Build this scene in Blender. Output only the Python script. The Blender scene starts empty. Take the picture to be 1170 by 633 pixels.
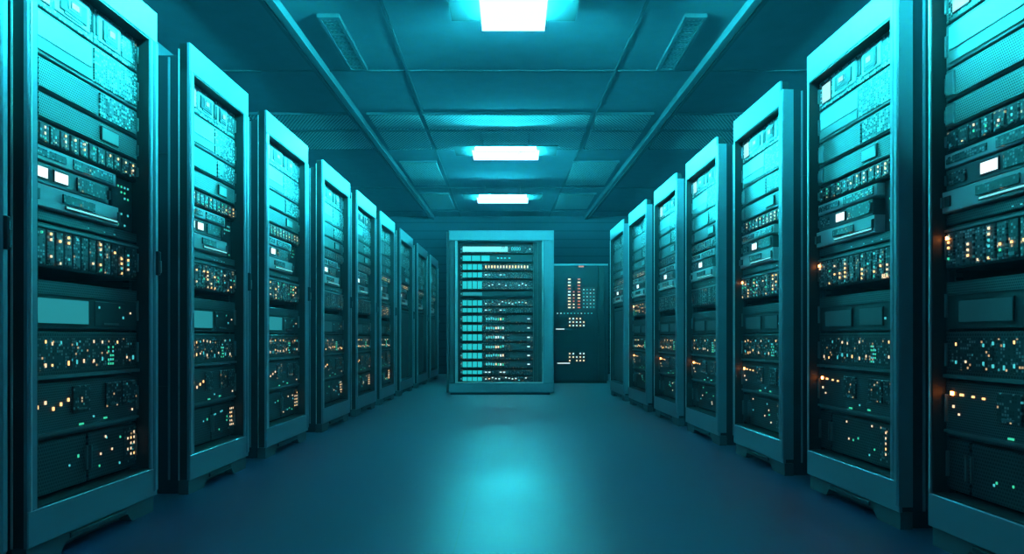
import bpy, math, random
from math import radians as R
sc = bpy.context.scene
C = sc.collection

# ------------------------------------------------------------------ geometry helper
class Geo:
    """collects boxes and prisms; build() links them as ONE mesh object"""
    def __init__(s):
        s.v, s.f, s.m = [], [], []
    def box(s, x0, x1, y0, y1, z0, z1, m=0, ch=0.0):
        if x1 < x0: x0, x1 = x1, x0
        if z1 < z0: z0, z1 = z1, z0
        n = len(s.v)
        if ch <= 0:
            s.v += [(x0, y0, z0), (x1, y0, z0), (x1, y0, z1), (x0, y0, z1),
                    (x0, y1, z0), (x1, y1, z0), (x1, y1, z1), (x0, y1, z1)]
            fs = [(0, 1, 2, 3), (5, 4, 7, 6), (4, 0, 3, 7), (1, 5, 6, 2), (3, 2, 6, 7), (4, 5, 1, 0)]
        else:           # front (low y) edges chamfered
            c = min(ch, (x1 - x0) * .45, (z1 - z0) * .45)
            s.v += [(x0 + c, y0, z0 + c), (x1 - c, y0, z0 + c), (x1 - c, y0, z1 - c), (x0 + c, y0, z1 - c),
                    (x0, y0 + c, z0), (x1, y0 + c, z0), (x1, y0 + c, z1), (x0, y0 + c, z1),
                    (x0, y1, z0), (x1, y1, z0), (x1, y1, z1), (x0, y1, z1)]
            fs = [(0, 1, 2, 3), (0, 4, 5, 1), (1, 5, 6, 2), (2, 6, 7, 3), (3, 7, 4, 0),
                  (4, 8, 9, 5), (5, 9, 10, 6), (6, 10, 11, 7), (7, 11, 8, 4), (9, 8, 11, 10)]
        s.f += [tuple(i + n for i in q) for q in fs]
        s.m += [m] * len(fs)
        return s
    def poly(s, pts, y0, y1, m=0):
        """prism: pts in (x,z), counter-clockwise seen from the front (-y)"""
        n, k = len(s.v), len(pts)
        s.v += [(x, y0, z) for x, z in pts] + [(x, y1, z) for x, z in pts]
        s.f.append(tuple(n + i for i in range(k)))
        s.f.append(tuple(n + k + i for i in reversed(range(k))))
        for i in range(k):
            j = (i + 1) % k
            s.f.append((n + j, n + i, n + k + i, n + k + j))
        s.m += [m] * (k + 2)
        return s
    def mesh(s, name, mats):
        me = bpy.data.meshes.new(name)
        me.from_pydata(s.v, [], s.f)
        for mt in (mats if isinstance(mats, (list, tuple)) else [mats]):
            me.materials.append(mt)
        me.polygons.foreach_set('material_index', s.m)
        me.update()
        return me
    def build(s, name, mats, parent=None, loc=(0, 0, 0)):
        return link(name, s.mesh(name, mats), parent, loc)

def link(name, me, parent=None, loc=(0, 0, 0)):
    o = bpy.data.objects.new(name, me)
    C.objects.link(o)
    o.parent = parent
    o.location = loc
    return o

def thing(name, label, cat, loc, rz=0, group=None):
    o = bpy.data.objects.new(name, None)
    C.objects.link(o)
    o.empty_display_size = .2
    o.location = loc
    o.rotation_euler = (0, 0, rz)
    return tag(o, label, cat, group)

def tag(o, label, cat, group=None):
    o['label'] = label
    o['category'] = cat
    if group: o['group'] = group
    return o

def struct(o):
    o['kind'] = 'structure'
    return o

# ------------------------------------------------------------------ materials
def mat(name, col, rough=.5, metal=0.0, spec=.5):
    m = bpy.data.materials.new(name)
    m.use_nodes = True
    b = m.node_tree.nodes['Principled BSDF']
    b.inputs['Base Color'].default_value = (*col, 1)
    b.inputs['Roughness'].default_value = rough
    b.inputs['Metallic'].default_value = metal
    b.inputs['Specular IOR Level'].default_value = spec
    return m

def brushed(name, col, rough, metal, amt=.12, scale=(3, 3, 60), spec=.5):
    """metal or paint with a fine uneven grain"""
    m = mat(name, col, rough, metal, spec)
    nt = m.node_tree; N = nt.nodes; L = nt.links
    b = N['Principled BSDF']
    tc = N.new('ShaderNodeTexCoord'); mp = N.new('ShaderNodeMapping'); nz = N.new('ShaderNodeTexNoise')
    mp.inputs['Scale'].default_value = scale
    nz.inputs['Scale'].default_value = 6; nz.inputs['Detail'].default_value = 4
    L.new(tc.outputs['Object'], mp.inputs['Vector']); L.new(mp.outputs['Vector'], nz.inputs['Vector'])
    mx = N.new('ShaderNodeMix'); mx.data_type = 'RGBA'
    mx.inputs['A'].default_value = (*[c * (1 - amt) for c in col], 1)
    mx.inputs['B'].default_value = (*[min(1, c * (1 + amt)) for c in col], 1)
    L.new(nz.outputs['Fac'], mx.inputs['Factor']); L.new(mx.outputs['Result'], b.inputs['Base Color'])
    mr = N.new('ShaderNodeMapRange')
    mr.inputs['To Min'].default_value = rough - .08; mr.inputs['To Max'].default_value = rough + .1
    L.new(nz.outputs['Fac'], mr.inputs['Value']); L.new(mr.outputs['Result'], b.inputs['Roughness'])
    return m

def emit(name, col, strength):
    m = mat(name, (.02, .02, .02), .4)
    b = m.node_tree.nodes['Principled BSDF']
    b.inputs['Emission Color'].default_value = (*col, 1)
    b.inputs['Emission Strength'].default_value = strength
    return m

def M(nt, op, a, b=None, c=None):
    n = nt.nodes.new('ShaderNodeMath'); n.operation = op
    for i, v in enumerate((a, b, c)):
        if v is None: continue
        if isinstance(v, (int, float)): n.inputs[i].default_value = v
        else: nt.links.new(v, n.inputs[i])
    return n.outputs[0]

def perforated(name, base, hole, sx, sz, fill=.30, rough=.45, metal=.2, axes='XZ', spec=.5):
    """sheet metal punched with a regular grid of holes, alternate rows shifted"""
    m = mat(name, base, rough, metal, spec)
    nt = m.node_tree; N = nt.nodes; L = nt.links
    b = N['Principled BSDF']
    tc = N.new('ShaderNodeTexCoord'); sp = N.new('ShaderNodeSeparateXYZ')
    L.new(tc.outputs['Object'], sp.inputs[0])
    z = M(nt, 'DIVIDE', sp.outputs[axes[1]], sz)
    row = M(nt, 'FLOOR', z)
    x = M(nt, 'ADD', M(nt, 'DIVIDE', sp.outputs[axes[0]], sx), M(nt, 'MULTIPLY', row, .5))
    fx = M(nt, 'SUBTRACT', M(nt, 'FRACT', x), .5)
    fz = M(nt, 'SUBTRACT', M(nt, 'FRACT', z), .5)
    d = M(nt, 'SQRT', M(nt, 'ADD', M(nt, 'MULTIPLY', fx, fx), M(nt, 'MULTIPLY', fz, fz)))
    k = M(nt, 'LESS_THAN', d, fill)
    mx = N.new('ShaderNodeMix'); mx.data_type = 'RGBA'
    mx.inputs['A'].default_value = (*base, 1); mx.inputs['B'].default_value = (*hole, 1)
    L.new(k, mx.inputs['Factor']); L.new(mx.outputs['Result'], b.inputs['Base Color'])
    return m

def ports(name, base, lo, hi, sx, sz, dens=.6, rough=.45, metal=.15, glow=0):
    """panel printed with rows of small sockets and marks, each cell light, dark or empty"""
    m = mat(name, base, rough, metal)
    nt = m.node_tree; N = nt.nodes; L = nt.links
    b = N['Principled BSDF']
    tc = N.new('ShaderNodeTexCoord'); sp = N.new('ShaderNodeSeparateXYZ'); oi = N.new('ShaderNodeObjectInfo')
    L.new(tc.outputs['Object'], sp.inputs[0])
    x = M(nt, 'DIVIDE', sp.outputs['X'], sx); z = M(nt, 'DIVIDE', sp.outputs['Z'], sz)
    cx = M(nt, 'FLOOR', x); cz = M(nt, 'FLOOR', z)
    cmb = N.new('ShaderNodeCombineXYZ')
    L.new(cx, cmb.inputs[0]); L.new(cz, cmb.inputs[1]); L.new(M(nt, 'MULTIPLY', oi.outputs['Random'], 97.0), cmb.inputs[2])
    wn = N.new('ShaderNodeTexWhiteNoise'); wn.noise_dimensions = '3D'
    L.new(cmb.outputs[0], wn.inputs['Vector'])
    fx = M(nt, 'ABSOLUTE', M(nt, 'SUBTRACT', M(nt, 'FRACT', x), .5))
    fz = M(nt, 'ABSOLUTE', M(nt, 'SUBTRACT', M(nt, 'FRACT', z), .5))
    inside = M(nt, 'MULTIPLY', M(nt, 'LESS_THAN', fx, .36), M(nt, 'LESS_THAN', fz, .34))
    k = M(nt, 'MULTIPLY', inside, M(nt, 'LESS_THAN', wn.outputs['Value'], dens))
    r2 = M(nt, 'FRACT', M(nt, 'MULTIPLY', wn.outputs['Value'], 13.7))
    m1 = N.new('ShaderNodeMix'); m1.data_type = 'RGBA'
    m1.inputs['A'].default_value = (*lo, 1); m1.inputs['B'].default_value = (*hi, 1)
    L.new(M(nt, 'GREATER_THAN', r2, .55), m1.inputs['Factor'])
    m2 = N.new('ShaderNodeMix'); m2.data_type = 'RGBA'
    m2.inputs['A'].default_value = (*base, 1)
    L.new(k, m2.inputs['Factor']); L.new(m1.outputs['Result'], m2.inputs['B'])
    L.new(m2.outputs['Result'], b.inputs['Base Color'])
    if glow:            # a few of the sockets hold a small lit lamp
        lit = M(nt, 'MULTIPLY', inside, M(nt, 'GREATER_THAN', wn.outputs['Value'], 1 - glow))
        r3 = M(nt, 'FRACT', M(nt, 'MULTIPLY', wn.outputs['Value'], 731.3))
        m3 = N.new('ShaderNodeMix'); m3.data_type = 'RGBA'
        m3.inputs['A'].default_value = (.08, .75, .8, 1); m3.inputs['B'].default_value = (1, .62, .3, 1)
        L.new(M(nt, 'GREATER_THAN', r3, .6), m3.inputs['Factor'])
        L.new(m3.outputs['Result'], b.inputs['Emission Color'])
        L.new(M(nt, 'MULTIPLY', lit, M(nt, 'MULTIPLY', r3, .7)), b.inputs['Emission Strength'])
    return m

FRAME = brushed('frame_paint', (.20, .245, .29), .42, .25, .06, (2, 2, 2))
EDGE = brushed('frame_edge', (.62, .64, .65), .35, .4)
BODY = brushed('cabinet_paint', (.018, .024, .032), .5, .1)
INNER = mat('cabinet_inside', (.025, .028, .03), .6)
PLINTH = brushed('plinth_paint', (.08, .09, .1), .5, .1)
BLACK = mat('black_plastic', (.012, .013, .014), .55)
LIGHT = brushed('pale_unit_paint', (.19, .2, .21), .4, .1, .08)
MID = brushed('grey_unit_paint', (.12, .13, .135), .45, .2)
DARK = brushed('charcoal_unit_paint', (.03, .033, .036), .45, .2)
PERF_L = perforated('perforated_pale', (.15, .16, .165), (.012, .014, .016), .0085, .0085, .34)
WHITE = brushed('white_unit_paint', (.48, .5, .51), .4, .05, .06)
PERF_M = perforated('perforated_grey', (.08, .085, .09), (.007, .008, .009), .0085, .0085, .32)
PERF_D = perforated('perforated_charcoal', (.05, .054, .058), (.004, .004, .005), .012, .012, .34)
PORT_L = ports('socket_panel_pale', (.15, .16, .165), (.01, .011, .012), (.7, .72, .72), .013, .010, .7)
PORT_M = ports('socket_panel_grey', (.08, .085, .09), (.008, .009, .01), (.4, .42, .43), .012, .010, .6, glow=.05)
PORT_D = ports('socket_panel_charcoal', (.03, .032, .035), (.005, .005, .006), (.22, .23, .24), .011, .011, .5, glow=.07)
LEDM = {
    'orange': emit('led_orange', (1, .28, .06), 30), 'amber': emit('led_amber', (1, .55, .2), 2.0),
    'warm': emit('led_warm', (1, .7, .42), 1.3), 'green': emit('led_green', (.06, .9, .5), .75),
    'cyan': emit('led_cyan', (.1, .85, .9), .7), 'white': emit('led_white', (.8, 1, 1), 1.1),
    'red': emit('led_red', (1, .2, .12), .8)}
SCREEN_W = emit('screen_white', (.75, 1, 1), 1.5)
SCREEN_A = emit('screen_milky', (.5, 1, 1), .9)
STATUS = emit('status_panel_lit', (.02, .62, .64), .85)
SCREEN_P = emit('screen_pale', (.22, .85, .9), .9)
SCREEN_C = emit('screen_cyan', (.03, .42, .48), .55)
SCREEN_D = emit('screen_dim', (.02, .22, .28), .12)
LAMP = emit('lamp_diffuser', (.36, .7, 1.0), 2.8)
LAMPSIDE = emit('lamp_side_glow', (.022, .88, 1.0), 5800)  # glowing lamp sides, added to brighten the rack tops
LAMPEND = emit('lamp_end_glow', (.022, .83, 1.0), 1700)  # glowing lamp ends, added for ceiling halo, cabinet and floor streak
SHIELD = mat('lamp_light_shield', (.006, .007, .008), .8, 0, 0)  # near-black plate added to hold light off the ceiling
LAMPFRAME = mat('lamp_housing', (.6, .6, .6), .5)

# ------------------------------------------------------------------ small shared pieces
_cache = {}
LS = .68             # size of the lamps against the numbers given below
def led(parent, x, z, w, h, col, y=-.003, name='led', d=.004):
    w, h = w * LS, h * LS
    key = ('led', round(w, 4), round(h, 4), col)
    if key not in _cache:
        _cache[key] = Geo().box(-w / 2, w / 2, 0, d, -h / 2, h / 2).mesh(name, LEDM[col])
    return link(name, _cache[key], parent, (x, y, z))

def dots(parent, pts, name='led_dots'):
    """the many lights of a unit too far off to tell apart: one piece of the unit"""
    g = Geo(); cols = []
    for x, z, w, h, col in pts:
        w, h = w * LS, h * LS
        if col not in cols: cols.append(col)
        g.box(x - w / 2, x + w / 2, -.003, .001, z - h / 2, z + h / 2, cols.index(col))
    o = g.build(name, [LEDM[c] for c in cols], parent)
    o['kind'] = 'stuff'
    return o

def screen(parent, x0, x1, z0, z1, m, y=-.004, name='screen'):
    g = Geo()
    b = .004
    g.box(x0, x1, y, y + .006, z0, z1, 0)
    g.box(x0 + b, x1 - b, y - .0015, y + .004, z0 + b, z1 - b, 1)
    return g.build(name, [BLACK, m], parent)

def bay(parent, x0, x1, z0, z1, m, name='drive_bay', y=-.006, key=None):
    w, h = round(x1 - x0, 4), round(z1 - z0, 4)
    k = (name, w, h, m.name)
    if k not in _cache:
        g = Geo()
        g.box(0, w, 0, .012, 0, h, 0, .0025)
        g.box(w * .25, w * .75, -.004, .002, h * .08, h * .16, 1)
        _cache[k] = g.mesh(name, [m, MID])
    return link(name, _cache[k], parent, (x0, y, z0))

# ------------------------------------------------------------------ row rack
RH = 2.115            # rack height
def rack_shell(root, W, left):
    """frame, body, plinth of an aisle rack. local: x across (left hand = -W/2), front at y=0, body towards +y"""
    a, b = -W / 2, W / 2
    g = Geo()
    zt, zi, zb, z0 = RH, 1.985, .185, .068
    st, sl = .058, (.045 if left else .016)
    xr = b if left else b - .045
    g.box(a, xr, 0, .014, zi, zt, 0, .003)                             # top rail
    g.box(a + .003, xr - .003, .0135, .05, zi, zt - .003, 2)
    g.box(a, a + sl, 0, .014, zb, zi, 0, .003)                         # left-hand stile, dark behind its face
    g.box(a + .003, a + sl, .0135, .05, zb, zt - .01, 2)
    g.box(a - .002, a + .004, .05, .055, z0, zt - .03, 1)
    g.box(a, b, .0, .014, z0, zb, 0, .003)                             # bottom rail
    g.box(a + .003, b - .003, .0135, .05, z0 + .002, zb, 2)
    g.box(a + .01, a + .016, -.003, .002, zb, zi, 1)                   # bead on the stile
    # inner lip
    g.box(a + sl, a + sl + .005, .004, .085, zb, zi, 2)
    g.box(b - st - .006, b - st, .004, .085, zb, zi, 2)
    g.box(a + sl, b - st, .004, .085, zi - .006, zi, 2)
    g.box(a + sl, b - st, .004, .085, zb, zb + .006, 2)
    g.build('door_frame', [FRAME, EDGE, BLACK], root)
    g = Geo()                                                          # right-hand hinge post, a step lower than the rail
    zp = zi if left else zt - .06
    g.box(b - st, b - .034, -.002, .05, zb, zp, 0, .004)
    g.box(b - .030, b, -.006, .055, z0 + .02, zp, 0, .006)
    g.box(b - .035, b - .029, .012, .05, zb, zp, 1)
    po = g.build('hinge_post', [FRAME, BODY], root)
    g = Geo()
    if left: g.box(b - .024, b - .008, -.022, -.004, 1.0, 1.1, 0, .005)
    if left:
        g.box(b - .021, b - .011, -.026, -.018, 1.01, 1.06, 1, .002)
        g.build('door_handle', [BODY, MID], po)
    # cabinet body: side panels with a bright front flange, top, back
    D = .92
    for s, n in ((-1, 'side_panel'), (1, 'side_panel')):
        x0, x1 = (a + .012, a + .034) if s < 0 else (b - .034, b - .012)
        g = Geo()
        g.box(x0, x1, .055, D, .05, 2.06, 0)
        xo = a + .006 if s < 0 else b - .012
        g.box(xo, xo + .006, .10, .108, .07, 2.05, 1)                  # vertical trim strip
        g.box(xo, xo + .006, .30, .31, .07, 2.05, 0)
        for zz in (.5, 1.05, 1.6):
            g.box(xo, xo + .006, .108, .30, zz, zz + .008, 0)
        g.build(n, [BODY, FRAME], root)
    Geo().box(a + .034, b - .034, .055, D, 2.035, 2.06).box(a + .2, b - .2, .3, .7, 2.06, 2.07).build('top_panel', [BODY], root)
    Geo().box(a + .034, b - .034, D - .02, D, .05, 2.035).build('back_panel', [BODY], root)
    # plinth with cut-outs
    g = Geo()
    g.poly([(a + .01, 0), (a + .17, 0), (a + .2, .035), (b - .2, .035), (b - .17, 0), (b - .01, 0), (b - .01, .066), (a + .01, .066)], .012, .06, 0)
    g.box(a + .22, b - .22, .004, .03, .042, .060, 1, .003)
    g.box(a + .03, b - .03, .07, D - .02, .0, .05, 1)
    g.build('plinth', [PLINTH, BODY], root)
    # mounting rails
    for x0 in (a + sl + .006, b - st - .026):
        g = Geo().box(x0, x0 + .02, .075, .1, .19, 1.98, 0)
        g.build('mounting_rail', [PERF_D], root)

def unit(root, name, x0, x1, z0, z1, m, y=.05, depth=.5, ears=True, side=None):
    """one rack unit; its own origin is its lower left front corner"""
    w, h = x1 - x0, z1 - z0
    g = Geo()
    g.box(0, w, 0, depth, 0, h, 0, .003)
    if ears and h > .05:
        for xx in (.004, w - .012):
            g.box(xx, xx + .008, -.010, .001, h * .25, h * .75, 1, .002)
    return g.build(name, [m, side or MID], root, (x0, y, z0))

def fill_row_rack(root, W, lod, rnd, tone, blank, lettered=False):
    a, b = -W / 2 + (.052 if tone == 'left' else .024), W / 2 - .066
    w = b - a
    X = lambda f: a + f * w
    n_led = []
    def lights(u, pts):
        if lod >= 2:
            for p in pts: led(u, *p)
        elif pts:
            dots(u, pts)
    pick = lambda *c: rnd.choice(c)
    s = 1.0 if lod >= 2 else 1.25
    cut = 1.12 if blank else 0
    # A two drive shelves with lit framed windows
    for k, (f0, f1) in enumerate(((0, .55), (.56, 1))):
        u = unit(root, 'storage_unit', X(f0), X(f1), 1.84, 1.975, PORT_L)
        uw = (f1 - f0) * w
        if lod >= 1:
            if k == 0:
                screen(u, uw * .10, uw * .33, .02, .11, SCREEN_A, name='display')
                bay(u, uw * .38, uw * .92, .02, .118, WHITE)
                g = Geo().box(uw * .45, uw * .85, -.012, -.004, .035, .10, 0, .003).box(uw * .55, uw * .74, -.015, -.01, .05, .088, 1)
                bz = g.build('bezel', [DARK, LIGHT], u)
                screen(u, uw * .58, uw * .71, .055, .083, SCREEN_A, y=-.017, name='display')
            else:
                bay(u, uw * .06, uw * .55, .018, .118, WHITE)
                g = Geo().box(uw * .14, uw * .46, -.012, -.004, .03, .105, 0, .003).box(uw * .2, uw * .4, -.015, -.01, .045, .09, 1)
                bz = g.build('bezel', [DARK, LIGHT], u)
                screen(u, uw * .23, uw * .37, .052, .083, SCREEN_A, y=-.017, name='display')
                Geo().box(uw * .6, uw * .95, -.004, .002, .02, .12).build('socket_panel', [PORT_M], u)
    # B blank pale shelf + socket field
    u = unit(root, 'storage_unit', X(0), X(1), 1.682, 1.832, LIGHT if lod < 2 else LIGHT)
    Geo().box(w * .55, w * .985, -.005, .002, .012, .138).build('socket_panel', [PORT_L], u)
    if lod >= 1:
        Geo().box(w * .03, w * .53, -.006, .002, .012, .05).build('cover_plate', [LIGHT], u); Geo().box(w * .03, w * .53, -.004, .002, .058, .138).build('cover_plate', [WHITE], u)
        lights(u, [(w * (.62 + .045 * i), .03 + .028 * j, .008 * s, .012, pick('cyan', 'cyan', 'white', 'amber'))
                   for i in (0, 1, 3, 5, 6) for j in range(4) if rnd.random() < .6])
    # C mesh box + clutter
    u = unit(root, 'storage_unit', X(0), X(1), 1.565, 1.674, MID)
    Geo().box(w * .09, w * .57, -.006, .002, .008, .1).build('perforated_panel', [PERF_L], u)
    Geo().box(w * .60, w * .97, -.006, .002, .01, .098).build('socket_panel', [PORT_L], u)
    if lod >= 1:
        Geo().box(w * .01, w * .07, -.008, .002, .015, .095, 0, .002).build('latch', [LIGHT], u)
        bay(u, w * .64, w * .73, .02, .085, LIGHT)
    # D mesh + small display
    u = unit(root, 'storage_unit', X(0), X(1), 1.468, 1.557, MID)
    Geo().box(w * .09, w * .97, -.006, .002, .006, .082).build('perforated_panel', [PERF_L], u)
    screen(u, w * .60, w * .77, .018, .07, SCREEN_C, y=-.012, name='display')
    if lod >= 1:
        Geo().box(w * .01, w * .07, -.008, .002, .01, .078, 0, .002).build('latch', [LIGHT], u)
    # E drives with warm activity lights
    u = unit(root, 'disk_array', X(0), X(1), 1.385, 1.46, DARK)
    nb = 12 if lod >= 1 else 0
    for i in range(nb):
        bay(u, w * (.02 + .08 * i), w * (.02 + .08 * i + .07), .006, .068, PORT_D)
    pts = []
    for i in range(12):
        for j in range(2 if lod < 2 else 3):
            if rnd.random() < (.75 if i > 2 else .4):
                pts.append((w * (.055 + .08 * i), .016 + .02 * j, .008 * s, .012, pick('warm', 'amber', 'warm', 'green', 'cyan')))
    lights(u, [(p[0], p[1], p[2], p[3], p[4], -.009) if lod >= 2 else p for p in pts])
    # F slim pale switch
    u = unit(root, 'network_switch', X(0), X(.76), 1.328, 1.378, WHITE, y=.045)
    Geo().box(w * .02, w * .30, -.004, .002, .014, .038).build('socket_panel', [PORT_M], u); Geo().box(w * .36, w * .72, -.004, .002, .008, .042).build('socket_panel', [PORT_M], u)
    # G unit with lit square windows
    u = unit(root, 'control_unit', X(0), X(.7), 1.252, 1.322, MID, y=.05)
    if tone == 'left':
        screen(u, w * .05, w * .165, .016, .058, SCREEN_W); screen(u, w * .21, w * .325, .016, .058, SCREEN_W)
    else:
        screen(u, w * .25, w * .37, .014, .058, SCREEN_W)
        Geo().box(w * .03, w * .15, -.005, .002, .016, .055).build('socket_panel', [PORT_M], u)
    Geo().box(w * .40, w * .67, -.005, .002, .012, .06).build('socket_panel', [PORT_D], u)
    # H pale unit with a glowing strip
    u = unit(root, 'network_switch', X(0), X(.76), 1.172, 1.246, WHITE, y=.035)
    Geo().box(w * .03, w * .07, -.005, .002, .02, .055).build('switch', [DARK], u); Geo().box(w * .25, w * .52, -.005, .002, .03, .06).build('socket_panel', [PORT_D], u)
    screen(u, w * .27, w * .74, .010, .024, SCREEN_P, name='light_strip')
    # dark cable bay beside F..H
    u = unit(root, 'cable_bay', X(.78), X(1), 1.172, 1.378, INNER, y=.07, ears=False)
    if lod >= 1:
        lights(u, [(w * (.06 + .035 * i), .02 + .022 * j, .010 * s, .011, pick('cyan', 'green', 'cyan'))
                   for i in range(4) for j in range(8) if rnd.random() < (.5 if j not in (3, 4) else .1)])
    # I thin vented unit
    u = unit(root, 'vent_panel', X(0), X(1), 1.128, 1.167, PERF_M, ears=False)
    lights(u, [(w * (.45 + .05 * i), .012, .010, .005, 'cyan') for i in range(8) if rnd.random() < .5])
    if blank:
        # the lower part of these is closed by a smooth plate
        g = Geo().box(0, w, 0, .03, 0, .90, 0, .006).box(w * .05, w * .95, -.004, .001, .86, .87, 1)
        g.build('cover_plate', [MID, BODY], root, (a, .05, .205))
        return
    # J blade shelf
    u = unit(root, 'blade_chassis', X(0), X(1), .972, 1.122, DARK)
    nb = 14 if lod >= 1 else 0
    for i in range(nb):
        bay(u, w * (.01 + .07 * i), w * (.01 + .07 * i + .062), .008, .128, PORT_M if rnd.random() < .5 else PORT_D, 'server_blade')
    pts = []
    first = True
    for i in range(14):
        p0 = .75 if i in (0, 2, 4, 5, 8, 10, 11, 12) else .15
        for j in range(6):
            if rnd.random() < p0 * .8:
                pts.append([w * (.037 + .07 * i), .02 + .019 * j, .010 * s, .012, pick('warm', 'amber', 'green', 'amber', 'cyan')])
    if tone == 'right':
        pts.append([w * .03, .112, .018, .016, 'orange'])
    lights(u, [tuple(p) + ((-.011,) if lod >= 2 else ()) for p in pts])
    Geo().box(0, w, -.006, .004, .134, .142).build('trim_strip', [LIGHT], u)
    if lettered:
        text(u, 'REA', w * .84, .004, .026)
    # K console: vent strip, pale display and dark module
    u = unit(root, 'control_unit', X(0), X(1), .765, .93, DARK)
    Geo().box(w * .02, w * .98, -.004, .002, .118, .158).build('perforated_panel', [PERF_M], u)
    if tone == 'left':
        screen(u, w * .06, w * .5, .016, .108, SCREEN_D if lod < 2 else SCREEN_C, name='display')
    else:
        screen(u, w * .10, w * .46, .02, .1, SCREEN_D, name='display')
        screen(u, w * .55, w * .82, .02, .1, SCREEN_D, name='display')
    bay(u, w * .56, w * .86, .012, .108, DARK, 'module', y=-.002 if tone == 'left' else .004)
    lights(u, [(w * .60, .085, .014, .012, 'cyan'), (w * .80, .09, .01, .01, 'green'), (w * .84, .05, .014, .014, 'cyan'),
               (w * .92, .07, .008, .01, 'warm')])
    # L row of lights with a bright green patch
    u = unit(root, 'disk_array', X(0), X(1), .595, .757, PERF_D)
    if lod >= 1:
        for f in (.04, .36, .64):
            Geo().box(w * f, w * (f + .29), -.002, .002, .03, .138).build('socket_panel', [PORT_D], u)
    pts = []
    for i, f in enumerate((.08, .15, .2, .27, .33, .4, .46, .55, .63, .78, .88, .95)):
        if rnd.random() < .85: pts.append((w * f, .045 + rnd.random() * .02, .012 * s, .012 + .012 * rnd.random(), pick('warm', 'amber', 'warm', 'cyan')))
        if rnd.random() < .55: pts.append((w * f, .115 + rnd.random() * .012, .010 * s, .016, pick('warm', 'amber', 'cyan')))
    for i in range(3):
        for j in range(5):
            if rnd.random() < .8: pts.append((w * (.69 + .022 * i), .04 + .016 * j, .012, .012, pick('green', 'cyan', 'green')))
    lights(u, pts)
    Geo().box(0, w, -.012, .004, 0, .012).build('trim_strip', [MID], u)
    # M warm lights on the left hand, mesh, green pair below
    u = unit(root, 'disk_array', X(0), X(1), .392, .585, PERF_M)
    for f in (.36, .66, .83):
        bay(u, w * f, w * (f + .15), .075, .17, PORT_D, 'module')
    pts = []
    if tone == 'right':
        pts += [(w * .05, .15, .020, .018, 'orange'), (w * .12, .148, .026, .012, 'amber'), (w * .2, .146, .018, .010, 'amber'),
                (w * .27, .144, .018, .010, 'amber'), (w * .06, .105, .012, .014, 'warm'), (w * .1, .08, .01, .010, 'warm')]
    else:
        pts += [(w * (.03 + .06 * i), .10 + .012 * (i % 3), .022 if i == 0 else .012 * s, .018, pick('amber', 'warm', 'orange') if i == 0 else pick('amber', 'warm')) for i in range(8) if rnd.random() < .8]
    pts += [(w * .44, .03, .036, .010, 'green'), (w * .66, .036, .03, .010, 'green'), (w * .9, .12, .006, .03, 'red'), (w * .55, .05, .01, .01, 'cyan'), (w * .94, .05, .008, .012, 'warm')]
    lights(u, pts)
    Geo().box(0, w, -.008, .004, .012, .022).build('trim_strip', [MID], u)
    # N two mesh boxes
    for k, (f0, f1) in enumerate(((0, .50), (.515, 1)) if tone == 'left' else ((0, .16), (.175, 1))):
        u = unit(root, 'storage_unit', X(f0), X(f1), .205, .382, PERF_D, y=.055)
        uw = (f1 - f0) * w
        pts = []
        if lod >= 1 and k == 1:
            Geo().box(uw * .72, uw * .99, -.002, .002, .02, .165).build('socket_panel', [PORT_D], u)
        if k == 1:
            pts += [(uw * (.80 + .07 * i), .055 + .022 * j, .010 * s, .014, pick('warm', 'amber', 'warm')) for i in range(3) for j in range(5) if rnd.random() < .85]
            pts += [(uw * rnd.uniform(.08, .7), rnd.uniform(.03, .16), .008, .012, pick('cyan', 'green', 'warm')) for i in range(7)]
        elif tone == 'left':
            pts += [(uw * .85, rnd.uniform(.1, .15), .01, .016, 'green'), (uw * .7, rnd.uniform(.05, .15), .008, .01, 'cyan')]
        if pts: lights(u, pts)

def text(parent, s, x, z, size):
    cu = bpy.data.curves.new('lettering', 'FONT')
    cu.body = s; cu.size = size; cu.extrude = .0008
    o = bpy.data.objects.new('lettering', cu)
    C.objects.link(o)
    dg = bpy.context.evaluated_depsgraph_get()
    me = bpy.data.meshes.new_from_object(o.evaluated_get(dg))
    bpy.data.objects.remove(o)
    me.materials.clear(); me.materials.append(LEDM['warm'])
    t = link('lettering', me, parent, (x, -.016, z))
    t.rotation_euler = (R(90), 0, 0)
    return t

# left row: front line x = -1.565 + .01875 y ; right row: x = 1.565 - .03375 y
LEFT = [(1.33, 2.115), (2.204, 2.98), (3.27, 3.96), (4.24, 5.05), (5.42, 6.26), (6.52, 7.36), (7.59, 8.42), (8.80, 9.78), (10.2, 11.2), (11.6, 12.6)]
RIGHT = [(1.70, 2.494), (2.67, 3.44), (3.715, 4.47), (4.76, 5.56), (5.80, 6.62), (6.92, 7.82), (8.08, 9.0)]
ORD = ['nearest', 'second', 'third', 'fourth', 'fifth', 'sixth', 'seventh', 'eighth', 'ninth', 'tenth']
LEFT_L = ['narrow sliver of a server rack cut off by the left picture edge',
          'largest left-row server rack with two white square screens lit',
          'second whole server rack of the left row, green-lit clusters low down',
          'third whole server rack of the left row, counted from the camera',
          'fourth whole server rack of the left row, counted from the camera',
          'fifth whole server rack of the left row, counted from the camera',
          'narrow-looking left-row server rack, last one with lights down to the floor',
          'left-row server rack with blank lower plate, nearest of three such',
          'left-row server rack with blank lower plate, middle of three such',
          'left-row server rack with blank lower plate, beside the free-standing cabinet']
RIGHT_L = ['large server rack cut off by the right picture edge, orange light low down',
           'second server rack of the right row, top rail stepping above its post',
           'third server rack of the right row, counted from the camera',
           'fourth server rack of the right row, counted from the camera',
           'fifth server rack of the right row, counted from the camera',
           'sixth server rack of the right row, second from the far end',
           'farthest right-row server rack with blank lower plate, beside the dark back cabinet']
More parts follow.
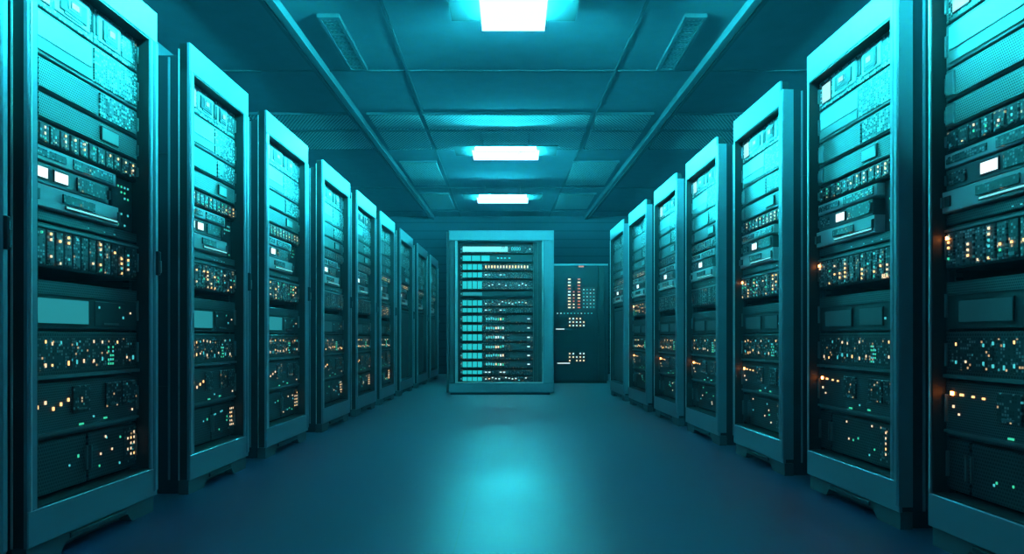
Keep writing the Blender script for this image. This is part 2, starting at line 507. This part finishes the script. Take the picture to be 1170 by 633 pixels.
for i, (y0, y1) in enumerate(LEFT):
    yc = (y0 + y1) / 2
    t = thing('server_rack', LEFT_L[i], 'server rack', (-1.565 + .01875 * yc, yc, 0), math.atan2(1, .01875), 'server racks of the left row')
    rnd = random.Random(100 + i)
    rack_shell(t, y1 - y0, True)
    fill_row_rack(t, y1 - y0, 2 if 1 <= i <= 3 else (1 if i in (4, 5) else 0), rnd, 'left', i >= 7)
for i, (y0, y1) in enumerate(RIGHT):
    yc = (y0 + y1) / 2
    t = thing('server_rack', RIGHT_L[i], 'server rack', (1.565 - .03375 * yc, yc, 0), math.atan2(-1, .03375), 'server racks of the right row')
    rnd = random.Random(300 + i)
    rack_shell(t, y1 - y0, False)
    fill_row_rack(t, y1 - y0, 2 if i <= 2 else (1 if i in (3, 4) else 0), rnd, 'right', i == 6, i == 1)

# ------------------------------------------------------------------ free-standing cabinet at the aisle's end
def end_cabinet():
    t = thing('server_cabinet', 'wide free-standing server cabinet facing the camera at the end of the aisle', 'server cabinet', (-.152, 9.0, 0))
    hw = .692
    S = .01125
    PX = lambda px: (px - 571.5) * S
    PZ = lambda py: .735 - (py - 386) * S
    zt, zi, zb = 2.118, 1.984, .150
    il, ir = PX(520), PX(620.5)
    g = Geo()
    g.box(-hw + .03, hw - .0, 0, .06, zi, zt, 0, .008)
    g.box(-hw + .03, il, 0, .06, zb, zi, 1, .02)  # left stile painted darker in place of shade on an angled face
    g.box(ir, hw, 0, .06, zb, zi, 0, .008)
    g.box(-hw + .03, hw, 0, .06, .03, zb, 0, .008)
    g.build('door_frame', [FRAME, PLINTH], t)
    g = Geo()
    g.box(il, il + .03, -.008, .07, zb, zi, 0, .006); g.box(ir - .008, ir, .0, .07, zb, zi, 0)
    g.box(il, ir, -.004, .07, zb, zb + .014, 0, .003); g.box(il + .03, ir, .02, .07, zi - .012, zi, 1)
    g.build('inner_trim', [EDGE, BODY], t)
    Geo().box(-hw, -hw + .028, .0, .9, .03, zt - .02, 0, .006).build('side_panel', [PLINTH], t)
    Geo().box(hw - .028, hw, .062, .9, .03, zt - .02).build('side_panel', [BODY], t)
    Geo().box(-hw + .03, hw - .03, .062, .9, zt - .05, zt - .02).build('top_panel', [BODY], t)
    Geo().box(-hw + .03, hw - .03, .87, .9, .05, zt - .05).build('back_panel', [BODY], t)
    Geo().box(-hw + .05, hw - .05, .03, .88, 0, .03).build('plinth', [BODY], t)
    Geo().box(il + .03, ir, .12, .14, zb, zi).build('backing_plate', [INNER], t)
    # vertical cable channel right of the units
    g = Geo()
    for k in range(5):
        x = PX(609.3) + k * .025
        g.box(x, x + .013, .05, .12, zb + .014, zi - .012, 0 if k % 2 else 1)
    g.build('cable_channel', [PLINTH, MID], t)
    g = Geo().box(ir - .02, ir - .008, -.03, .0, .55, .75, 0, .004)
    g.build('door_handle', [MID], t)
    x0, x1 = PX(525.5), PX(608.5)
    W = x1 - x0
    rnd = random.Random(9)
    U = lambda px: PX(px) - x0
    rows = [(280, 289, 'display'), (290.5, 299, 'block'), (300.5, 309, 'amber'), (310, 318, 'dash'), (320, 331, 'squiggle'),
            (332.5, 339, 'bar'), (342, 350.3, 'squiggle'), (351, 358, 'dash'),
            (360, 369, 'grid'), (370.3, 379.6, 'grid'), (381, 390.5, 'grid'), (392, 401, 'grid'), (402.3, 411, 'grid'), (412.4, 421, 'grid'),
            (422.5, 429, 'dash'), (430, 437, 'squiggle')]
    for ya, yb, kind in rows:
        z0, z1 = PZ(yb), PZ(ya)
        h = z1 - z0
        u = unit(t, 'server_unit', x0, x1, z0 + .004, z1 - .003, PORT_D if kind not in ('block', 'bar') else DARK, y=.05, depth=.06, ears=False)
        zc = h * .5
        if kind == 'display':
            screen(u, U(528), U(580.5), .012, h - .014, SCREEN_P, name='display')
            s_ = screen(u, U(583), U(600), .016, h - .018, SCREEN_D, name='display')
            tx = text(u, '77', U(572.5), .05, .05); tx.data.materials[0] = BLACK
            tx2 = text(u, '0000', U(584), .032, .062); tx2.data.materials[0] = LEDM['cyan']
            led(u, U(605.5), zc, .02, .016, 'white')
        else:
            bw = 560 if kind == 'block' else 551
            nb = 3 if kind in ('block', 'bar') else 4
            if kind == 'bar':
                screen(u, U(528), U(bw), .010, h - .014, SCREEN_C, name='display')
            else:
                wd = (U(bw) - U(528)) / nb
                for k in range(nb):
                    screen(u, U(528) + k * wd, U(528) + (k + .97) * wd, .008, h - .012, STATUS, name='status_panel')
            if kind == 'amber':
                for k in range(15): led(u, U(555) + k * .0385, zc, .018, .04, rnd.choice(['warm', 'amber', 'warm']))
            elif kind == 'dash':
                for p in (555, 559, 572, 576): led(u, U(p), zc, .034, .014, rnd.choice(['white', 'cyan']))
            elif kind == 'squiggle':
                for k in range(13):
                    if rnd.random() < .75: led(u, U(555) + k * .043, zc + rnd.uniform(-.018, .018), .024, .016, rnd.choice(['white', 'cyan', 'warm', 'white']))
            elif kind == 'grid':
                for k in range(8):
                    led(u, U(556) + k * .03, zc + rnd.uniform(-.006, .006), .022, .034, 'cyan' if k < 4 else rnd.choice(['green', 'white', 'cyan', 'warm']))
                Geo().box(U(582), U(607), -.004, .002, .01, h - .012).build('perforated_panel', [PERF_M], u)
                led(u, U(604), zc, .04, .018, 'white', y=-.006)
            elif kind == 'block':
                for p in (569, 573, 577, 582): led(u, U(p), zc, .03, .02, 'cyan')
        led(u, U(526.7), zc, .010, .02, 'cyan')
    return t
LS = .85
end_cabinet()

def back_cabinet():
    S = 11.3 / 800
    t = thing('control_cabinet', 'dark control cabinet with red and white readouts, behind and right of the wide cabinet', 'control cabinet', (.88, 11.3, 0))
    PX = lambda px: (px - 585) * S - .88
    PZ = lambda py: .735 - (py - 386) * S
    g = Geo()
    g.box(-.67, .67, .03, .8, .04, 1.93, 0)
    g.box(-.66, .66, .06, .78, 0, .04, 1)
    g.build('body', [BODY, BLACK], t)
    g = Geo().box(-.665, PX(683), 0, .03, .05, 1.90, 0, .006)
    for y in (357, 376.5, 392, 416): g.box(-.66, PX(682.5), -.003, .001, PZ(y), PZ(y) + .006, 1)
    d = g.build('door', [BODY, BLACK], t)
    Geo().box(PX(684), PX(690), 0, .03, .05, 1.90, 0, .004).build('door_post', [DARK], t)
    Geo().box(PX(691), .67, 0, .03, .05, 1.90, 0, .004).build('door_post', [BODY], t)
    Geo().box(-.67, .67, -.004, .03, 1.905, 1.93).build('trim_strip', [FRAME], t)
    rnd = random.Random(4)
    for k, (c, cols) in enumerate(((650.5, ('warm', 'white', 'red')), (661.5, ('red', 'red', 'warm')), (655.5, ('red', 'warm')))):
        for j in range(10):
            if k == 2 and j < 4: continue
            led(d, PX(c), PZ(319 + 3.6 * j), .05 if k < 2 else .03, .022, rnd.choice(cols), y=-.004)
    screen(d, PX(665), PX(680.5), PZ(353), PZ(328), SCREEN_D, name='screen', y=-.006)
    for j in range(6):
        for i in range(4): led(d, PX(667 + 3.8 * i), PZ(331 + 4 * j), .030, .024, 'cyan' if (i + j) % 3 else 'white', y=-.009).scale = (.8, 1, .6)
    for i in range(11):
        led(d, PX(637 + 3.9 * i), PZ(358), .022, .016, rnd.choice(['white', 'cyan', 'cyan']), y=-.004)
    for y0 in (364, 404):
        for j in range(3):
            for i in range(5):
                if rnd.random() < .85: led(d, PX(651 + 4 * i), PZ(y0 + 4 * j), .026, .026, rnd.choice(['warm', 'white', 'warm']), y=-.004)
    led(d, PX(640), PZ(376), .16, .016, 'white', y=-.006)
    led(d, PX(644), PZ(415), .24, .016, 'white', y=-.006)
    led(d, PX(664), PZ(304.5), .10, .03, 'red', y=-.006)
back_cabinet()

# ------------------------------------------------------------------ room shell
EYE, CEIL = .735, 3.20
def floor_mat():
    m = mat('polished_concrete', (.03, .06, .08), .3, 0, .75)
    nt = m.node_tree; N = nt.nodes; L = nt.links; b = N['Principled BSDF']
    b.inputs['IOR'].default_value = 2.7
    b.inputs['Coat Weight'].default_value = .0
    b.inputs['Anisotropic'].default_value = .88                        # burnished along the aisle
    tv = N.new('ShaderNodeCombineXYZ'); tv.inputs[1].default_value = 1
    L.new(tv.outputs[0], b.inputs['Tangent'])
    tc = N.new('ShaderNodeTexCoord')
    n1 = N.new('ShaderNodeTexNoise'); n1.inputs['Scale'].default_value = 1.6; n1.inputs['Detail'].default_value = 8; n1.inputs['Roughness'].default_value = .65
    L.new(tc.outputs['Object'], n1.inputs['Vector'])
    mp = N.new('ShaderNodeMapping'); mp.inputs['Scale'].default_value = (2.5, 14, 1); mp.inputs['Rotation'].default_value = (0, 0, .25)
    L.new(tc.outputs['Object'], mp.inputs['Vector'])
    n2 = N.new('ShaderNodeTexNoise'); n2.inputs['Scale'].default_value = 3; n2.inputs['Detail'].default_value = 6; n2.inputs['Roughness'].default_value = .7
    L.new(mp.outputs[0], n2.inputs['Vector'])
    s = M(nt, 'ADD', M(nt, 'MULTIPLY', n1.outputs['Fac'], .5), M(nt, 'MULTIPLY', n2.outputs['Fac'], .5))
    mr = N.new('ShaderNodeMapRange'); mr.inputs['From Min'].default_value = .3; mr.inputs['From Max'].default_value = .7
    mr.inputs['To Min'].default_value = .40; mr.inputs['To Max'].default_value = .66
    L.new(s, mr.inputs['Value']); L.new(mr.outputs[0], b.inputs['Roughness'])
    cr = N.new('ShaderNodeMix'); cr.data_type = 'RGBA'
    cr.inputs['A'].default_value = (.004, .018, .050, 1); cr.inputs['B'].default_value = (.018, .075, .19, 1)
    mr2 = N.new('ShaderNodeMapRange'); mr2.inputs['From Min'].default_value = .3; mr2.inputs['From Max'].default_value = .7
    L.new(s, mr2.inputs['Value']); L.new(mr2.outputs[0], cr.inputs['Factor'])
    # thin joints between large slabs
    sp = N.new('ShaderNodeSeparateXYZ'); L.new(tc.outputs['Object'], sp.inputs[0])
    jx = M(nt, 'LESS_THAN', M(nt, 'ABSOLUTE', M(nt, 'SUBTRACT', M(nt, 'FRACT', M(nt, 'DIVIDE', M(nt, 'ADD', sp.outputs['X'], 50), 1.2)), .5)), .002)
    jy = M(nt, 'LESS_THAN', M(nt, 'ABSOLUTE', M(nt, 'SUBTRACT', M(nt, 'FRACT', M(nt, 'DIVIDE', M(nt, 'ADD', sp.outputs['Y'], 50), 1.2)), .5)), .002)
    j = M(nt, 'MAXIMUM', jx, jy)
    m2 = N.new('ShaderNodeMix'); m2.data_type = 'RGBA'; m2.inputs['B'].default_value = (.02, .03, .035, 1)
    L.new(M(nt, 'MULTIPLY', j, .6), m2.inputs['Factor']); L.new(cr.outputs['Result'], m2.inputs['A'])
    L.new(m2.outputs['Result'], b.inputs['Base Color'])
    bp = N.new('ShaderNodeBump'); bp.inputs['Strength'].default_value = .3; bp.inputs['Distance'].default_value = .01
    L.new(n2.outputs['Fac'], bp.inputs['Height']); L.new(bp.outputs[0], b.inputs['Normal'])
    return m
def slatted(name, col, step):
    """painted boards: thin darker grooves every step metres of height"""
    m = mat(name, col, .8, 0, .08)
    nt = m.node_tree; N = nt.nodes; L = nt.links; b = N['Principled BSDF']
    tc = N.new('ShaderNodeTexCoord'); sp = N.new('ShaderNodeSeparateXYZ'); L.new(tc.outputs['Object'], sp.inputs[0])
    k = M(nt, 'LESS_THAN', M(nt, 'FRACT', M(nt, 'DIVIDE', sp.outputs['Z'], step)), .14)
    mx = N.new('ShaderNodeMix'); mx.data_type = 'RGBA'
    mx.inputs['A'].default_value = (*col, 1); mx.inputs['B'].default_value = (*[c * .35 for c in col], 1)
    L.new(k, mx.inputs['Factor']); L.new(mx.outputs['Result'], b.inputs['Base Color'])
    return m
WALL = brushed('wall_paint', (.03, .042, .055), .6, 0, spec=.2)
CEILM = brushed('ceiling_paint', (.048, .062, .078), .8, 0, .15, (1, 1, 1), 0)
RAIL = brushed('ceiling_rail_paint', (.03, .038, .046), .6, 0, spec=0)
SLAT = slatted('wall_boards', (.014, .02, .027), .17)
XW, Y0, Y1 = 2.95, -2.6, 14.2
struct(Geo().box(-XW - .1, XW + .1, Y0, Y1 + .1, -.12, 0).build('floor', [floor_mat()]))
struct(Geo().box(-XW - .1, XW + .1, Y0, Y1 + .1, CEIL, CEIL + .12).build('ceiling', [CEILM]))
struct(Geo().box(-XW - .1, -XW, Y0, Y1, 0, CEIL).build('wall_left', [WALL]))
struct(Geo().box(XW, XW + .1, Y0, Y1, 0, CEIL).build('wall_right', [WALL]))
struct(Geo().box(-XW - .1, XW + .1, Y1, Y1 + .1, 0, CEIL).build('wall_back', [SLAT]))
struct(Geo().box(-XW - .1, XW + .1, Y0 - .1, Y0, 0, CEIL).build('wall_front', [WALL]))

# ceiling rails: two heavy double rails, two thin ones, cross joints
tn = 0
def trim(g, m=RAIL):
    global tn
    tn += 1
    return struct(g.build('trim_%d' % tn, [m, BODY]))
for sgn, xa, xb in ((-1, -1.72, -1.60), (1, 1.74, 1.50)):
    g = Geo()
    ang = (xb - xa) / 8.7
    for off, wd, hh, mm in ((0, .05, .07, 0), (.055, .02, .03, 1), (.08, .03, .05, 0)):
        n = len(g.v)
        g.box(off - wd / 2, off + wd / 2, Y0 + .02, Y1 - .01, CEIL - hh, CEIL - .0005, mm)
        g.v[n:] = [(xa + sgn * x + (y - 5.14) * ang, y, z) for x, y, z in g.v[n:]]
    trim(g)
for xa, xb in ((-.957, -1.04), (.99, .77)):
    g = Geo(); g.box(-.012, .012, Y0 + .02, Y1 - .01, CEIL - .012, CEIL - .0005)
    g.v[:] = [(xa + x + (y - 5.14) * (xb - xa) / 8.2, y, z) for x, y, z in g.v]
    trim(g)
for y in (1.9, 3.4, 4.95, 6.45, 11.5, 13.6):
    trim(Geo().box(-XW + .01, XW - .01, y - .010, y + .010, CEIL - .010, CEIL - .0005))

PERF_C = perforated('perforated_ceiling', (.19, .21, .23), (.006, .007, .008), .04, .036, .36, .5, 0, 'XY', 0)
COLS = ['far left, above the left racks', 'left, between heavy and thin rails', 'centre, ahead of the lamps', 'right, between thin and heavy rails', 'far right, above the right racks']
XS = [(-2.9, -1.80), (-1.58, -1.03), (-.97, .86), (.94, 1.54), (1.78, 2.9)]
for j, (ya, yb, nm) in enumerate(((7.66, 8.20, 'front band'), (8.28, 9.06, 'rear band'))):
    for i, (xa, xb) in enumerate(XS):
        g = Geo().box(0, xb - xa, 0, yb - ya, .0, .022)
        g.box(-.012, xb - xa + .012, -.012, 0, -.006, .022, 1); g.box(-.012, xb - xa + .012, yb - ya, yb - ya + .012, -.006, .022, 1)
        o = g.build('ceiling_panel', [PERF_C, RAIL], None, (xa, ya, CEIL - .023))
        tag(o, 'perforated ceiling panel, %s of the cross band, %s' % ('nearer row' if j == 0 else 'farther row', COLS[i]), 'ceiling panel', 'perforated ceiling panels')
for (xa, xb, ya, yb, l) in ((-1.56, -1.06, 9.75, 11.2, 'perforated ceiling panel left of the middle ceiling lamp, past the cross band'),
                            (.86, 1.48, 9.75, 11.2, 'perforated ceiling panel right of the middle ceiling lamp, past the cross band'),
                            (-1.54, -1.08, 11.9, 13.3, 'perforated ceiling panel left of the farthest ceiling lamp'),
                            (.82, 1.42, 11.9, 13.3, 'perforated ceiling panel right of the farthest ceiling lamp')):
    g = Geo().box(0, xb - xa, 0, yb - ya, .0, .022)
    g.box(-.012, xb - xa + .012, -.012, 0, -.006, .022, 1)
    tag(g.build('ceiling_panel', [PERF_C, RAIL], None, (xa, ya, CEIL - .023)), l, 'ceiling panel', 'perforated ceiling panels')

# air grilles in the near ceiling
GR = perforated('grille_holes', (.05, .055, .06), (.015, .018, .02), .035, .03, .36, .5, 0, 'XY', 0)
for sgn, l in ((-1, 'long slotted air grille in the ceiling, left of the nearest lamp'), (1, 'long slotted air grille in the ceiling, right of the nearest lamp')):
    t = thing('air_grille', l, 'air grille', (sgn * 1.40, 5.85, CEIL - .03), 0, 'ceiling air grilles')
    g = Geo()
    g.box(-.085, .085, -.53, -.50, 0, .029); g.box(-.085, .085, .50, .53, 0, .029)
    g.box(-.085, -.06, -.5, .5, 0, .029); g.box(.06, .085, -.5, .5, 0, .029)
    g.build('grille_frame', [RAIL], t)
    g = Geo().box(-.06, .06, -.5, .5, .010, .029, 0)
    for k in range(24): g.box(-.058, .058, -.49 + k * .041, -.49 + k * .041 + .012, .004, .012, 1)
    g.build('grille_slats', [GR, RAIL], t)

# lamps of the aisle
def lamp(x, y, w, l, d, label, rear=True, zb=2.945):
    t = thing('ceiling_lamp', label, 'ceiling lamp', (x, y, zb), 0, 'cyan ceiling lamps of the aisle')
    e = .22
    Geo().box(-w / 2 - e, w / 2 + e, -l / 2 - .012, l / 2 + .012, d - .012, d).build('light_shield', [SHIELD], t)  # wide plate added to block upward light and catch a halo
    for sx in (-1, 1):
        for sy in (-1, 1):
            px, py = sx * w * .35, sy * l * .3
            Geo().box(px - .004, px + .004, py - .004, py + .004, d, CEIL - zb - .001).build('hanger_rod', [BODY], t)
    Geo().box(-w / 2, w / 2, -l / 2, l / 2, 0, .012).build('diffuser', [LAMP], t)
    w -= d * 1.2; l -= d * 1.1                                                       # diffuser overhangs the added glowing sides and cuts their light downward
    for s_ in (-1, 1):
        Geo().box(s_ * (w / 2 - .004), s_ * (w / 2 + .002), -l / 2, l / 2, .013, d - .013).build('added_side_glow', [LAMPSIDE], t)  # added emitter along the lamp's side, aimed at the racks
        if s_ < 0 or rear: Geo().box(-w / 2 + .005, w / 2 - .005, s_ * l / 2 - .003, s_ * l / 2 + .003, .013, d - .013).build('added_end_glow', [LAMPEND], t)
    return t
lamp(.0, 1.1, .45, 1.05, .09, 'ceiling lamp added over the camera, unseen, to light the nearest racks')  # added lamp, never in view, supplies light for the nearest racks
lamp(.01, 4.52, .45, 1.05, .09, 'nearest bright ceiling lamp, cut off by the top picture edge')
lamp(-.075, 8.5, .80, .42, .07, 'middle ceiling lamp, a white bar above the wide cabinet')
lamp(-.15, 11.3, .82, .42, .07, 'farthest and smallest white ceiling lamp bar', False)

# ------------------------------------------------------------------ world, camera, view
w = bpy.data.worlds.new('World'); sc.world = w
w.use_nodes = True
w.node_tree.nodes['Background'].inputs[0].default_value = (.02, .10, .16, 1)
w.node_tree.nodes['Background'].inputs[1].default_value = .1
vs = w.node_tree.nodes.new('ShaderNodeVolumeScatter')                 # thin haze in the air of the room
vs.inputs['Color'].default_value = (.5, .75, 1, 1)
vs.inputs['Density'].default_value = .004
vs.inputs['Anisotropy'].default_value = .5
w.node_tree.links.new(vs.outputs[0], w.node_tree.nodes['World Output'].inputs['Volume'])

cam = bpy.data.cameras.new('camera')
co = bpy.data.objects.new('camera', cam); C.objects.link(co)
co.location = (0, 0, EYE); co.rotation_euler = (R(90), 0, 0)
cam.sensor_width = 36; cam.lens = 36 * 800 / 1170
cam.shift_y = 69.5 / 1170
cam.clip_start = .05
sc.camera = co
sc.view_settings.view_transform = 'Standard'
sc.view_settings.look = 'None'
sc.view_settings.exposure = 0
sc.view_settings.gamma = 1
sc.view_settings.use_curve_mapping = False
sc.cycles.use_denoising = True
sc.cycles.max_bounces = 6
sc.cycles.diffuse_bounces = 3
sc.cycles.volume_bounces = 1
